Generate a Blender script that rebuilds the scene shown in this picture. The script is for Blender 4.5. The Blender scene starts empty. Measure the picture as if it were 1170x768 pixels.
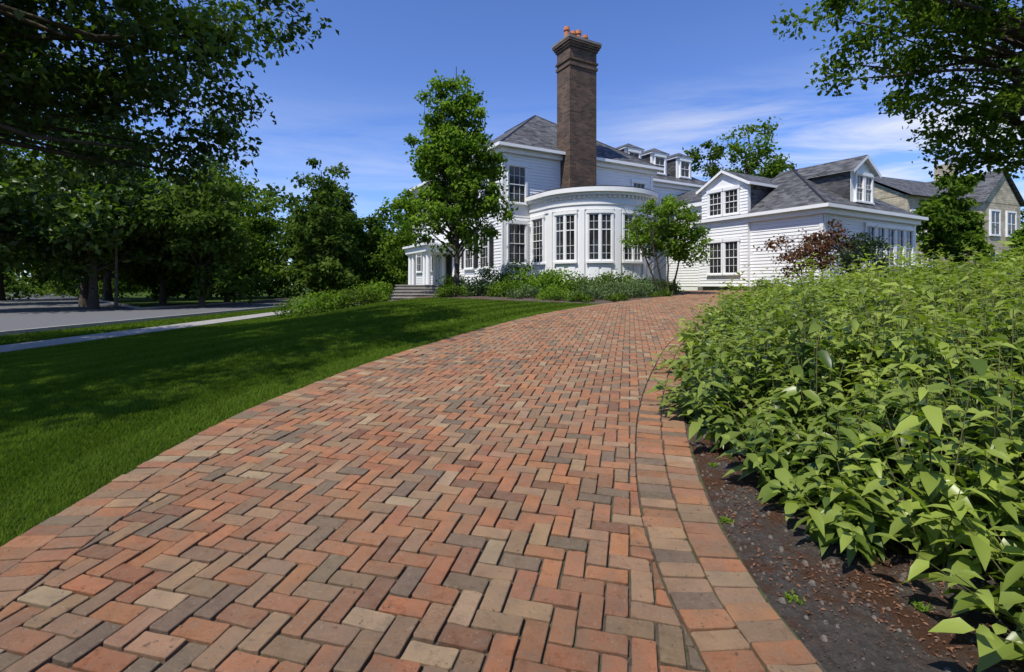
import bpy, math, random
import numpy as np
from mathutils import noise as mnoise, Vector
random.seed(3); rng=np.random.default_rng(7)
S=bpy.context.scene
def sstep(a,b,x):
    t=np.clip((np.asarray(x,float)-a)/(b-a),0,1); return t*t*(3-2*t)
# ---------------- drive edges ----------------
def catmull(P,n=14):
    P=np.array(P,float); P=np.vstack([2*P[0]-P[1],P,2*P[-1]-P[-2]]); out=[]
    for i in range(1,len(P)-2):
        p0,p1,p2,p3=P[i-1:i+3]
        for k in range(n):
            t=k/n
            out.append(.5*((2*p1)+(p2-p0)*t+(2*p0-5*p1+4*p2-p3)*t*t+(3*p1-p0-3*p2+p3)*t**3))
    out.append(P[-2]); return np.array(out)
LE=catmull([(-.4,-4),(-1.45,-1.5),(-2.1,.5),(-2.42,2.29),(-2.45,4.06),(-2.22,5.3),(-1.7,7.06),(-.6,9.68),(.78,12.4),(2.5,14.8),(4.7,17.2),(6.8,19.6),(7.9,21.7),(8.7,25)])
RE=catmull([(2.3,-4),(1.5,-1.5),(1.14,.3),(1.04,1.665),(1.03,2.1),(1.1,2.68),(1.29,3.52),(1.59,4.53),(2.1,5.9),(3.0,8),(4.5,10.7),(6.7,14.25),(8.7,17),(10.3,19.4),(11.2,21.5),(11.6,25)])
XL=lambda y:np.interp(y,LE[:,1],LE[:,0])
XR=lambda y:np.interp(y,RE[:,1],RE[:,0])
def terr(x,y):
    x=np.asarray(x,float); y=np.asarray(y,float)
    yy=np.clip(y,-6,60)
    ramp=np.where(yy<18,.05*yy,.9+.15*sstep(18,24,yy))
    w=sstep(-10,-2.6,x)
    d=x-XR(y)-.55
    berm=.75*sstep(0,6.5,d)*(1-sstep(12,19,y))*sstep(-4,1,y)*(1-.8*sstep(14,22,x))
    return w*ramp+berm
# ---------------- materials ----------------
def newmat(name):
    m=bpy.data.materials.new(name); m.use_nodes=True; nt=m.node_tree
    b=nt.nodes['Principled BSDF']; return m,nt,b
def N(nt,t,**k):
    n=nt.nodes.new(t)
    for a,v in k.items():
        if a in n.inputs: n.inputs[a].default_value=v
        else: setattr(n,a,v)
    return n
def ramp(nt,src,stops):
    r=nt.nodes.new('ShaderNodeValToRGB'); e=r.color_ramp.elements
    while len(e)<len(stops): e.new(.5)
    for i,(p,c) in enumerate(stops):
        e[i].position=p; e[i].color=(*c,1) if len(c)==3 else c
    nt.links.new(src,r.inputs[0]); return r.outputs[0]
def mixc(nt,f,a,b,mode='MIX'):
    n=nt.nodes.new('ShaderNodeMix'); n.data_type='RGBA'; n.blend_type=mode
    for s,v in ((n.inputs[0],f),(n.inputs[6],a),(n.inputs[7],b)):
        if isinstance(v,bpy.types.NodeSocket): nt.links.new(v,s)
        elif isinstance(v,(int,float)): s.default_value=v
        else: s.default_value=(*v,1)
    return n.outputs[2]
def coords(nt,kind='Object'):
    return nt.nodes.new('ShaderNodeTexCoord').outputs[kind]
def noiset(nt,co,scale,detail=4,rough=.6):
    n=N(nt,'ShaderNodeTexNoise',Scale=scale,Detail=detail,Roughness=rough); nt.links.new(co,n.inputs['Vector']); return n.outputs[0]
def bump(nt,b,h,strength=.5,dist=.02):
    n=N(nt,'ShaderNodeBump',Strength=strength,Distance=dist); nt.links.new(h,n.inputs['Height']); nt.links.new(n.outputs[0],b.inputs['Normal'])
def simple(name,c1,c2,scale=3,rough=.8,bs=0,bd=.01,bscale=None,spec=.3):
    m,nt,b=newmat(name); co=coords(nt)
    f=noiset(nt,co,scale); nt.links.new(ramp(nt,f,[(.3,c1),(.7,c2)]),b.inputs['Base Color'])
    b.inputs['Roughness'].default_value=rough; b.inputs['Specular IOR Level'].default_value=spec
    if bs: bump(nt,b,noiset(nt,co,bscale or scale*4,6),bs,bd)
    return m
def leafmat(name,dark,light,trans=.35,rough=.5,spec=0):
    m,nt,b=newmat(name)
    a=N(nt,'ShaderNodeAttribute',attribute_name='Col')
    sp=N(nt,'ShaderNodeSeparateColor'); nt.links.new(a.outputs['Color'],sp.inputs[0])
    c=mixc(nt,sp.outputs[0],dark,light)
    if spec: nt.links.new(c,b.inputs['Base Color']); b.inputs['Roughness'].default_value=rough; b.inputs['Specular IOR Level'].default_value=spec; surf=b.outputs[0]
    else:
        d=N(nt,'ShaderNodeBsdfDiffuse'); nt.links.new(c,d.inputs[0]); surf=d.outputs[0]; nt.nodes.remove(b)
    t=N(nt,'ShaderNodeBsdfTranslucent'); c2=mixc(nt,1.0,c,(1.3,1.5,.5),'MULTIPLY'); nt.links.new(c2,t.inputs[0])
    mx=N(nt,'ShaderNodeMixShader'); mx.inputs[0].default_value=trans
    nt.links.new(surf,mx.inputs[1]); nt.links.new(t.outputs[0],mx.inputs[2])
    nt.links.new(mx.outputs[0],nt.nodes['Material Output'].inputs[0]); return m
# ---------------- mesh helpers ----------------
def link(o,parent=None):
    S.collection.objects.link(o)
    if parent: o.parent=parent
    return o
def empty(name,loc=(0,0,0),rz=0):
    e=bpy.data.objects.new(name,None); e.location=loc; e.rotation_euler=(0,0,rz); e.empty_display_size=.1; return link(e)
def npmesh(name,V,F,mat,col=None,parent=None,smooth=False):
    V=np.asarray(V,np.float32); F=np.asarray(F,np.int32); k=F.shape[1]
    me=bpy.data.meshes.new(name); me.vertices.add(len(V)); me.loops.add(F.size); me.polygons.add(len(F))
    me.vertices.foreach_set('co',V.ravel()); me.loops.foreach_set('vertex_index',F.ravel())
    me.polygons.foreach_set('loop_start',np.arange(0,F.size,k,dtype=np.int32))
    if smooth: me.polygons.foreach_set('use_smooth',np.ones(len(F),bool))
    me.update(calc_edges=True)
    if col is not None:
        a=me.color_attributes.new('Col','FLOAT_COLOR','POINT'); c=np.ones((len(V),4),np.float32)
        col=np.asarray(col,np.float32)
        if col.ndim==1: c[:,:3]=col[:,None]
        else: c[:,:3]=col
        a.data.foreach_set('color',c.ravel())
    me.materials.append(mat); return link(bpy.data.objects.new(name,me),parent)
class MB:
    def __init__(s): s.v=[];s.f=[];s.m=[];s.mats=[]
    def mi(s,m):
        if m not in s.mats: s.mats.append(m)
        return s.mats.index(m)
    def poly(s,p,m):
        n=len(s.v); s.v+=[tuple(q) for q in p]; s.f.append(tuple(range(n,n+len(p)))); s.m.append(s.mi(m))
    def box(s,x0,x1,y0,y1,z0,z1,m):
        x0,x1=min(x0,x1),max(x0,x1); y0,y1=min(y0,y1),max(y0,y1); z0,z1=min(z0,z1),max(z0,z1)
        s.prism([(x0,y0),(x1,y0),(x1,y1),(x0,y1)],z0,z1,m)
    def prism(s,pts,z0,z1,m,pts2=None):
        n=len(s.v); k=len(pts); pts2=pts2 or pts
        s.v+=[(x,y,z0) for x,y in pts]+[(x,y,z1) for x,y in pts2]; i=s.mi(m)
        s.f.append(tuple(range(n+k-1,n-1,-1))); s.f.append(tuple(range(n+k,n+2*k))); s.m+=[i,i]
        for a in range(k):
            b=(a+1)%k; s.f.append((n+a,n+b,n+k+b,n+k+a)); s.m.append(i)
    def cyl(s,x,y,r,z0,z1,m,k=14,r2=None):
        r2=r if r2 is None else r2
        A=[(x+r*math.cos(2*math.pi*i/k),y+r*math.sin(2*math.pi*i/k)) for i in range(k)]
        B=[(x+r2*math.cos(2*math.pi*i/k),y+r2*math.sin(2*math.pi*i/k)) for i in range(k)]
        s.prism(A,z0,z1,m,B)
    def arc(s,cx,cy,r0,r1,a0,a1,z0,z1,m,n=8):
        a0,a1=math.radians(a0),math.radians(a1)
        for i in range(n):
            p=a0+(a1-a0)*i/n; q=a0+(a1-a0)*(i+1)/n
            s.prism([(cx+r0*math.cos(p),cy+r0*math.sin(p)),(cx+r1*math.cos(p),cy+r1*math.sin(p)),(cx+r1*math.cos(q),cy+r1*math.sin(q)),(cx+r0*math.cos(q),cy+r0*math.sin(q))],z0,z1,m)
    def tube(s,P,R,m,k=6):
        P=[Vector(p) for p in P]; n0=len(s.v); mi=s.mi(m)
        for i,p in enumerate(P):
            d=(P[min(i+1,len(P)-1)]-P[max(i-1,0)]).normalized()
            u=d.cross(Vector((0.31,.95,.05))).normalized(); w=d.cross(u)
            for j in range(k):
                a=2*math.pi*j/k; s.v.append(tuple(p+(u*math.cos(a)+w*math.sin(a))*R[i]))
        for i in range(len(P)-1):
            for j in range(k):
                a=n0+i*k+j; b=n0+i*k+(j+1)%k; s.f.append((a,b,b+k,a+k)); s.m.append(mi)
    def obj(s,name,parent=None,smooth=False):
        me=bpy.data.meshes.new(name); me.from_pydata(s.v,[],s.f)
        for m in s.mats: me.materials.append(m)
        me.polygons.foreach_set('material_index',s.m)
        if smooth: me.polygons.foreach_set('use_smooth',[True]*len(s.f))
        me.update(); return link(bpy.data.objects.new(name,me),parent)
def leaves(name,P,D,Nn,L,W,col,mat,parent=None,detail=False,droop=.25):
    n=len(P); D=D/np.linalg.norm(D,axis=1,keepdims=True); Sd=np.cross(D,Nn); Sd/=np.linalg.norm(Sd,axis=1,keepdims=True)+1e-9
    Nn=np.cross(Sd,D); L=L[:,None]; W=W[:,None]
    if not detail:
        V=np.stack([P,P+D*L*.45+Sd*W*.5+Nn*W*.14,P+D*L-Nn*L*.12,P+D*L*.45-Sd*W*.5+Nn*W*.14],1).reshape(-1,3)
        F=np.array([[0,1,2],[0,2,3]]); k=4
    else:
        Z=np.array([0,0,1.])
        def pt(t,s,f): return P+D*L*t+Sd*W*s+Nn*W*f-Z*L*droop*t*t
        V=np.stack([pt(0,0,0),pt(.3,.46,.1),pt(.3,0,-.06),pt(.3,-.46,.1),pt(.65,.36,.08),pt(.65,0,-.05),pt(.65,-.36,.08),pt(1,0,0)],1).reshape(-1,3)
        F=np.array([[0,2,1],[0,3,2],[1,2,5],[1,5,4],[2,3,6],[2,6,5],[4,5,7],[5,6,7]]); k=8
    FF=(F[None]+(np.arange(n)*k)[:,None,None]).reshape(-1,3)
    return npmesh(name,V,FF,mat,np.repeat(col,k,axis=0),parent,smooth=False)
def strip_sheet(name,A,B,n,off,mat):
    A=np.asarray(A);B=np.asarray(B); m=len(A); t=np.linspace(0,1,n+1)
    XY=A[:,None,:]*(1-t)[None,:,None]+B[:,None,:]*t[None,:,None]; XY=XY.reshape(-1,2)
    V=np.c_[XY,terr(XY[:,0],XY[:,1])+off]
    i,j=np.meshgrid(np.arange(m-1),np.arange(n),indexing='ij'); a=(i*(n+1)+j).ravel()
    return npmesh(name,V,np.c_[a,a+n+1,a+n+2,a+1],mat)
# ---------------- materials set ----------------
def grassground():
    m,nt,b=newmat('lawn_ground'); co=coords(nt)
    c=ramp(nt,noiset(nt,co,.6,6),[(.3,(.042,.078,.012)),(.7,(.08,.125,.022))])
    c=mixc(nt,ramp(nt,noiset(nt,co,40,3),[(.35,(0,0,0)),(.75,(1,1,1))]),c,(.055,.085,.018))
    nt.links.new(c,b.inputs['Base Color']); b.inputs['Roughness'].default_value=.9; b.inputs['Specular IOR Level'].default_value=.1
    bump(nt,b,noiset(nt,co,60,4),.8,.03); return m
M_ground=grassground()
M_grass=leafmat('grass_blades',(.048,.090,.010),(.18,.265,.033),.35)
def soilm():
    m,nt,b=newmat('garden_soil'); co=coords(nt)
    c=ramp(nt,noiset(nt,co,26,9,.8),[(.3,(.05,.042,.036)),(.52,(.125,.107,.092)),(.75,(.23,.195,.16))])
    f=ramp(nt,noiset(nt,co,2.2,7,.75),[(.48,(0,0,0)),(.58,(1,1,1))])
    c=mixc(nt,f,c,mixc(nt,noiset(nt,co,70,3),(.055,.028,.018),(.19,.095,.055)))
    nt.links.new(c,b.inputs['Base Color']); b.inputs['Roughness'].default_value=.95; b.inputs['Specular IOR Level'].default_value=.1
    bump(nt,b,noiset(nt,co,45,9,.85),1,.035); return m
M_soil=soilm()
def mortarm():
    m,nt,b=newmat('brick_joints'); co=coords(nt)
    c=ramp(nt,noiset(nt,co,30,6,.7),[(.3,(.03,.025,.018)),(.7,(.12,.092,.064))])
    f=ramp(nt,noiset(nt,co,1.6,5,.7),[(.50,(0,0,0)),(.62,(1,1,1))])
    c=mixc(nt,f,c,(.05,.07,.018)); nt.links.new(c,b.inputs['Base Color']); b.inputs['Roughness'].default_value=1
    bump(nt,b,noiset(nt,co,90,5),.8,.01); return m
M_joint=mortarm()
def paverm():
    m,nt,b=newmat('clay_paver'); co=coords(nt)
    a=N(nt,'ShaderNodeAttribute',attribute_name='Col').outputs['Color']
    f=ramp(nt,noiset(nt,co,20,10,.8),[(.3,(.5,.48,.46)),(.5,(1,1,1)),(.72,(1.3,1.28,1.22))])
    c=mixc(nt,1.0,a,f,'MULTIPLY')
    g=ramp(nt,noiset(nt,co,10,8,.8),[(.46,(0,0,0)),(.64,(.7,.7,.7))])
    c=mixc(nt,g,c,(.15,.112,.078))
    d=ramp(nt,noiset(nt,co,1.3,7,.75),[(.38,(.0,.0,.0)),(.66,(.34,.34,.34))])
    c=mixc(nt,d,c,(.33,.235,.145))
    h=ramp(nt,noiset(nt,co,48,7,.8),[(.57,(0,0,0)),(.68,(.6,.6,.6))])
    c=mixc(nt,h,c,(.42,.32,.21))
    s=ramp(nt,noiset(nt,co,33,5,.7),[(.62,(0,0,0)),(.68,(.8,.8,.8))])
    c=mixc(nt,s,c,(.07,.052,.036))
    nt.links.new(c,b.inputs['Base Color']); b.inputs['Roughness'].default_value=.78; b.inputs['Specular IOR Level'].default_value=.25
    bump(nt,b,noiset(nt,co,60,10,.85),1,.010); return m
M_paver=paverm()
M_white=simple('white_paint',(.78,.78,.77),(.83,.83,.81),1.5,.45)
M_trim=simple('white_trim',(.80,.80,.79),(.85,.85,.83),2,.4)
def slatem():
    m,nt,b=newmat('slate_roof'); co=coords(nt)
    mp=N(nt,'ShaderNodeMapping'); nt.links.new(co,mp.inputs[0]); mp.inputs['Scale'].default_value=(2.6,2.6,7)
    v=N(nt,'ShaderNodeTexVoronoi',Scale=1.3); nt.links.new(mp.outputs[0],v.inputs['Vector'])
    bw0=N(nt,'ShaderNodeRGBToBW'); nt.links.new(v.outputs['Color'],bw0.inputs[0])
    c=ramp(nt,bw0.outputs[0],[(.2,(.045,.046,.049)),(.8,(.125,.126,.13))])
    c=mixc(nt,1.0,c,ramp(nt,noiset(nt,co,1.2,5),[(.3,(.8,.8,.8)),(.7,(1.2,1.2,1.2))]),'MULTIPLY')
    w=N(nt,'ShaderNodeTexWave',Scale=1.4,wave_type='BANDS',bands_direction='Z',wave_profile='SAW'); nt.links.new(co,w.inputs['Vector'])
    c=mixc(nt,1.0,c,ramp(nt,w.outputs['Fac'],[(0,(.5,.5,.5)),(.15,(1,1,1))]),'MULTIPLY')
    nt.links.new(c,b.inputs['Base Color']); b.inputs['Roughness'].default_value=.75; b.inputs['Specular IOR Level'].default_value=.25
    bump(nt,b,w.outputs['Fac'],.6,.03); return m
M_slate=slatem()
def wallbrick(name,c1,c2,mort,sc=4.4):
    m,nt,b=newmat(name); co=coords(nt)
    sx=N(nt,'ShaderNodeSeparateXYZ'); nt.links.new(co,sx.inputs[0])
    ad=N(nt,'ShaderNodeMath',operation='ADD'); nt.links.new(sx.outputs[0],ad.inputs[0]); nt.links.new(sx.outputs[1],ad.inputs[1])
    cb=N(nt,'ShaderNodeCombineXYZ'); nt.links.new(ad.outputs[0],cb.inputs[0]); nt.links.new(sx.outputs[2],cb.inputs[1])
    t=N(nt,'ShaderNodeTexBrick',Scale=sc); nt.links.new(cb.outputs[0],t.inputs['Vector'])
    t.inputs['Color1'].default_value=(*c1,1); t.inputs['Color2'].default_value=(*c2,1); t.inputs['Mortar'].default_value=(*mort,1)
    t.inputs['Mortar Size'].default_value=.03; t.inputs['Brick Width'].default_value=1.0; t.inputs['Row Height'].default_value=.34
    c=mixc(nt,1.0,t.outputs['Color'],ramp(nt,noiset(nt,co,1.5,6),[(.3,(.65,.65,.65)),(.7,(1.25,1.25,1.25))]),'MULTIPLY')
    nt.links.new(c,b.inputs['Base Color']); b.inputs['Roughness'].default_value=.9; bump(nt,b,t.outputs['Fac'],-.5,.02); return m
M_chim=wallbrick('chimney_brick',(.055,.034,.022),(.145,.082,.050),(.11,.095,.08),3.4)
M_lime=wallbrick('limestone',(.38,.32,.22),(.54,.46,.32),(.3,.27,.22),1.6)
M_terra=simple('terracotta',(.42,.14,.06),(.5,.2,.09),4,.8)
m,nt,b=newmat('window_glass'); b.inputs['Roughness'].default_value=.05; b.inputs['Specular IOR Level'].default_value=.5
nt.links.new(ramp(nt,noiset(nt,coords(nt),1.2),[(.35,(.010,.012,.014)),(.7,(.05,.05,.046))]),b.inputs['Base Color']); M_glass=m
M_dark=simple('dark_metal',(.02,.02,.022),(.035,.035,.035),5,.5)
M_asph=simple('asphalt',(.11,.11,.112),(.155,.153,.15),8,.85,.3,.01)
M_conc=simple('concrete',(.27,.25,.22),(.38,.36,.32),6,.9,.3,.01)
M_stone=simple('bluestone',(.14,.13,.115),(.25,.23,.20),4,.85,.3,.01)
M_bark=simple('bark',(.045,.036,.026),(.13,.105,.08),9,.95,1,.04)
# ---------------- ground ----------------
def axis(lo,hi,a,b,st):
    c=list(np.arange(a,b+1e-6,st)); x=a; s=st; l=[]
    while x>lo: s*=1.35; x-=s; l.append(x)
    x=c[-1]; s=st; r=[]
    while x<hi: s*=1.35; x+=s; r.append(x)
    return np.array(l[::-1]+c+r)
gx=axis(-600,600,-15,16,.3); gy=axis(-120,900,-5,30,.3)
X,Y=np.meshgrid(gx,gy,indexing='ij'); Z=terr(X,Y)
i,j=np.meshgrid(np.arange(len(gx)-1),np.arange(len(gy)-1),indexing='ij'); a=(i*len(gy)+j).ravel(); n=len(gy)
npmesh('ground',np.c_[X.ravel(),Y.ravel(),Z.ravel()-.012],np.c_[a,a+n,a+n+1,a+1],M_ground,smooth=True)
ys=np.linspace(-4,25,240)
strip_sheet('driveway_bedding',np.c_[XL(ys)-.01,ys],np.c_[XR(ys)+.01,ys],16,.025,M_joint)
strip_sheet('garden_soil_bed',np.c_[XR(ys)+.0,ys],np.c_[XR(ys)+13,ys],60,.012,M_soil)
def resample(P,step):
    d=np.r_[0,np.cumsum(np.linalg.norm(np.diff(P,axis=0),axis=1))]; s=np.arange(0,d[-1],step)
    return np.c_[np.interp(s,d,P[:,0]),np.interp(s,d,P[:,1])]
def normals(P):
    t=np.gradient(P,axis=0); t/=np.linalg.norm(t,axis=1,keepdims=True); return np.c_[t[:,1],-t[:,0]]
bv=[];bfn=[];bc=[]
PAL=[((.385,.158,.070),.26),((.31,.132,.064),.22),((.34,.20,.110),.18),((.25,.155,.090),.14),((.165,.118,.078),.10),((.38,.27,.155),.05),((.20,.093,.053),.05)]
pw=np.array([p[1] for p in PAL]); pw/=pw.sum()
def rcol():
    c=np.array(PAL[rng.choice(len(PAL),p=pw)][0])*rng.uniform(.86,1.14); return np.clip(c*rng.uniform(.95,1.05,3),0,1)
def brick(poly):
    poly=np.array(poly); k=len(poly)
    if k<3: return
    area=.5*abs(np.dot(poly[:,0],np.roll(poly[:,1],-1))-np.dot(poly[:,1],np.roll(poly[:,0],-1)))
    if area<.0009: return
    c=poly.mean(0); out=[]
    for i in range(k):
        p=poly[i]; q=poly[(i+1)%k]; r=poly[i-1]
        for o in (r,q):
            L=np.linalg.norm(o-p)+1e-9; out.append(p+(o-p)/L*min(abs(rng.normal(.003,.006))+.0015,.3*L))
        out.append(p+(q-p)*rng.uniform(.2,.45)); out.append(p+(q-p)*rng.uniform(.55,.8))
    out=np.array(out); dd=c-out; dd/=np.linalg.norm(dd,axis=1,keepdims=True); out=out+dd*np.abs(rng.normal(0,.0015,(len(out),1))); k2=len(out)
    dirs=c-out; dirs/=np.linalg.norm(dirs,axis=1,keepdims=True)
    ins=out+dirs*rng.uniform(.002,.005,(k2,1))
    zb=float(terr(c[0],c[1])); zt=.042+rng.normal(0,.0022); tx,ty=rng.normal(0,.016,2)
    def z(P,o): return zb+.05*(P[:,1]-c[1])+tx*(P[:,0]-c[0])+ty*(P[:,1]-c[1])+o
    n0=len(bv)
    for P,o in ((ins,zt),(out,zt-.003),(out,.0)):
        zz=z(P,o) if o>0 else np.full(len(P),zb)
        for (x,y),h in zip(P,zz): bv.append((x,y,h))
    col=rcol()
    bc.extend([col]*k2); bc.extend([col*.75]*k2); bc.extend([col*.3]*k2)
    bfn.append(tuple(range(n0,n0+k2)))
    for r in (0,1):
        for i in range(k2):
            j=(i+1)%k2; bfn.append((n0+r*k2+i,n0+(r+1)*k2+i,n0+(r+1)*k2+j,n0+r*k2+j))
BW=.096; GAP=.0028; BO=.39
Ls=resample(LE,.05); Rs=resample(RE,.05); Ln=normals(Ls); Rn=normals(Rs)
Li=Ls+Ln*BO; Ri=Rs-Rn*BO
th=math.radians(-13.5); ca,sa=math.cos(th),math.sin(th)
cents=[];halfs=[]
for yy in range(-72,305):
    for mm in range(-128,72):
        for (cx,cy,hx,hy) in ((yy+4*mm+1,yy+.5,1,.5),(yy+4*mm+3.5,yy+1,.5,1)):
            x=cx*BW; y=cy*BW
            if not(-12<x<16): continue
            wx=ca*x-sa*y; wy=sa*x+ca*y
            if wy<-2 or wy>24.5 or wx<XL(wy)+.2 or wx>XR(wy)-.2: continue
            cents.append((wx,wy)); halfs.append((hx*BW-GAP,hy*BW-GAP))
cents=np.array(cents)
def nearest(P,C):
    out=np.zeros(len(C),int)
    for s in range(0,len(C),2000):
        d=((C[s:s+2000,None,:]-P[None])**2).sum(2); out[s:s+2000]=d.argmin(1)
    return out
nl=nearest(Li,cents); nr=nearest(Ri,cents)
def clip(poly,p0,nrm):
    res=[]; k=len(poly)
    for i in range(k):
        a=poly[i]; b=poly[(i+1)%k]; da=np.dot(a-p0,nrm); db=np.dot(b-p0,nrm)
        if da>=0: res.append(a)
        if (da>=0)!=(db>=0): res.append(a+(b-a)*da/(da-db))
    return res
for q,(c,h) in enumerate(zip(cents,halfs)):
    a=rng.normal(0,.011); hx,hy=h[0]-abs(rng.normal(0,.0016)),h[1]-abs(rng.normal(0,.0013))
    t=th+a; cc,ss=math.cos(t),math.sin(t); o=rng.normal(0,.0011,2)
    poly=[np.array([c[0]+o[0]+cc*x-ss*y,c[1]+o[1]+ss*x+cc*y]) for x,y in((-hx,-hy),(hx,-hy),(hx,hy),(-hx,hy))]
    dl=np.dot(c-Li[nl[q]],Ln[nl[q]]); dr=np.dot(c-Ri[nr[q]],-Rn[nr[q]])
    if dl<-.12 or dr<-.12: continue
    if dl<.13: poly=clip(poly,Li[nl[q]]+Ln[nl[q]]*.003,Ln[nl[q]])
    if len(poly)>2 and dr<.13: poly=clip(poly,Ri[nr[q]]-Rn[nr[q]]*.003,-Rn[nr[q]])
    if len(poly)>2: brick(poly)
for P,sg in ((LE,1),(RE,-1)):
    Q=resample(P+0,.01); nn=normals(Q)*sg
    for row,(o0,o1) in enumerate(((.006,.192),(.198,.385))):
        O=Q+nn*((o0+o1)/2); d=np.r_[0,np.cumsum(np.linalg.norm(np.diff(O,axis=0),axis=1))]
        s=.045*row+.02
        while s<d[-1]-.12:
            w=rng.uniform(.089,.098); i0=np.searchsorted(d,s); i1=min(np.searchsorted(d,s+w),len(Q)-1)
            e0=rng.normal(0,.003); e1=rng.normal(0,.003)
            pl=[Q[i0]+nn[i0]*(o0+e0),Q[i1]+nn[i1]*(o0+e0),Q[i1]+nn[i1]*(o1+e1),Q[i0]+nn[i0]*(o1+e1)]
            if sg>0: pl=pl[::-1]
            if -2<Q[i0][1]<24.5: brick(pl)
            s+=w+.005
me=bpy.data.meshes.new('brick_driveway'); me.from_pydata(bv,[],bfn); me.materials.append(M_paver)
ca_=me.color_attributes.new('Col','FLOAT_COLOR','POINT'); cc=np.ones((len(bv),4),np.float32); cc[:,:3]=np.array(bc); ca_.data.foreach_set('color',cc.ravel())
me.update(); link(bpy.data.objects.new('brick_driveway',me))
# ---------------- lawn blades ----------------
YB=lambda x:np.interp(x,[-14,-10,-6.5,-2.5,1,3.2],[30,24,19.0,18.0,16.2,15.3])
allV=[];allC=[]
for (y0,y1,x0,x1,dn,w,h) in ((1,4,-5.2,-1.5,13000,.0033,.036),(4,7,-8.3,-1.3,7500,.005,.038),(7,11,-10.4,.4,3600,.008,.042),(11,22,-10.4,4,1100,.016,.048),(11,30,-13.8,-11.9,500,.02,.06),(5,11,-13.8,-11.9,1000,.012,.055)):
    n=int((y1-y0)*(x1-x0)*dn); x=rng.uniform(x0,x1,n); y=rng.uniform(y0,y1,n)
    k=(x<XL(y)+.02+rng.normal(0,.014,n))&(y<YB(x)); x=x[k];y=y[k];n=len(x)
    z=terr(x,y)-.012; a=rng.uniform(0,2*np.pi,n); b=rng.uniform(0,2*np.pi,n); hh=h*rng.uniform(.7,1.2,n); ww=w*rng.uniform(.6,1.3,n)
    ln=hh*rng.uniform(.1,.9,n)
    B=np.c_[x,y,z]; dx=np.c_[np.cos(a),np.sin(a),0*a]*ww[:,None]
    dl=XL(y)-x
    stripe=np.tanh(3*np.sin(dl*2*np.pi/1.15))
    T=B+np.c_[np.cos(b)*ln,np.sin(b)*ln+stripe*hh*.25,hh]   # mower lays the blades over in alternate directions
    allV.append(np.stack([B-dx,B+dx,T],1).reshape(-1,3))
    pat=.5+.16*stripe+.20*np.sin(x*1.3+np.sin(y*.7)*2)+.15*np.sin(x*4.1+2*np.sin(y*2.3))
    c=np.clip(rng.normal(.5,.19,n)*.7+pat*.35,0,1); allC.append(np.stack([c*.4,c*.4,c],1).reshape(-1))
V=np.concatenate(allV); npmesh('lawn_grass',V,np.arange(len(V)).reshape(-1,3),M_grass,np.concatenate(allC))
# ---------------- street etc ----------------
def flat(name,pts,off,mat):
    b=MB(); b.poly([(x,y,off) for x,y in pts],mat); return b.obj(name)
flat('street',[(-14,-30),(-14,36),(-12,60),(-16,90),(-21,90),(-20.3,60),(-20.5,27),(-52,58),(-90,95),(-110,95),(-64,56),(-44,30),(-34,10),(-24,-30)],.004,M_asph)
def path_box(name,pts,w,z0,z1,mat):
    P=resample(np.array(pts,float),1.0); nn=normals(P); b=MB()
    for i in range(len(P)-1):
        A=P[i]-nn[i]*w/2;B=P[i]+nn[i]*w/2;C=P[i+1]+nn[i+1]*w/2;D=P[i+1]-nn[i+1]*w/2
        b.prism([tuple(A),tuple(B),tuple(C),tuple(D)],z0,z1,mat)
    return b.obj(name)
path_box('street_kerb',[(-13.9,-20),(-13.9,36),(-11.9,60)],.16,-.02,.12,M_conc)
path_box('street_kerb',[(-20.4,90),(-20.4,60),(-20.6,27.2),(-52,58.5)],.16,-.02,.12,M_conc)
sw=catmull([(-10.9,-12),(-10.9,6),(-11.0,16),(-11.4,26),(-12.0,42)])
b=MB(); P=resample(sw,1.5); nn=normals(P)
for i in range(len(P)-1):
    q=P[i]+(P[i+1]-P[i])*.988
    b.prism([tuple(P[i]-nn[i]*.55),tuple(P[i]+nn[i]*.55),tuple(q+nn[i+1]*.55),tuple(q-nn[i+1]*.55)],-.05,.03,M_conc)
b.obj('sidewalk')
fx=np.linspace(-7.6,3.6,40); fb=np.c_[fx,YB(fx)]; ex=np.linspace(15.8,24.5,25); fb=np.vstack([fb,np.c_[XL(ex)-.02,ex]])
bb=np.c_[np.linspace(-6,8.2,len(fb)),np.linspace(25,25.2,len(fb))]
strip_sheet('planting_bed',fb,bb,16,.006,M_soil)
st=MB()
for k in range(6): st.box(-4.9-.04*k,-3.1+.04*k,19.8+.34*k,22.6,.2,.70+.13*k,M_stone); st.box(-4.93-.04*k,-3.07+.04*k,19.77+.34*k,20.12+.34*k,.70+.13*k,.735+.13*k,M_conc)
st.box(-5.1,-3.0,22.6,28.5,.3,1.33,M_stone)
st.obj('stone_steps')
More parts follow.
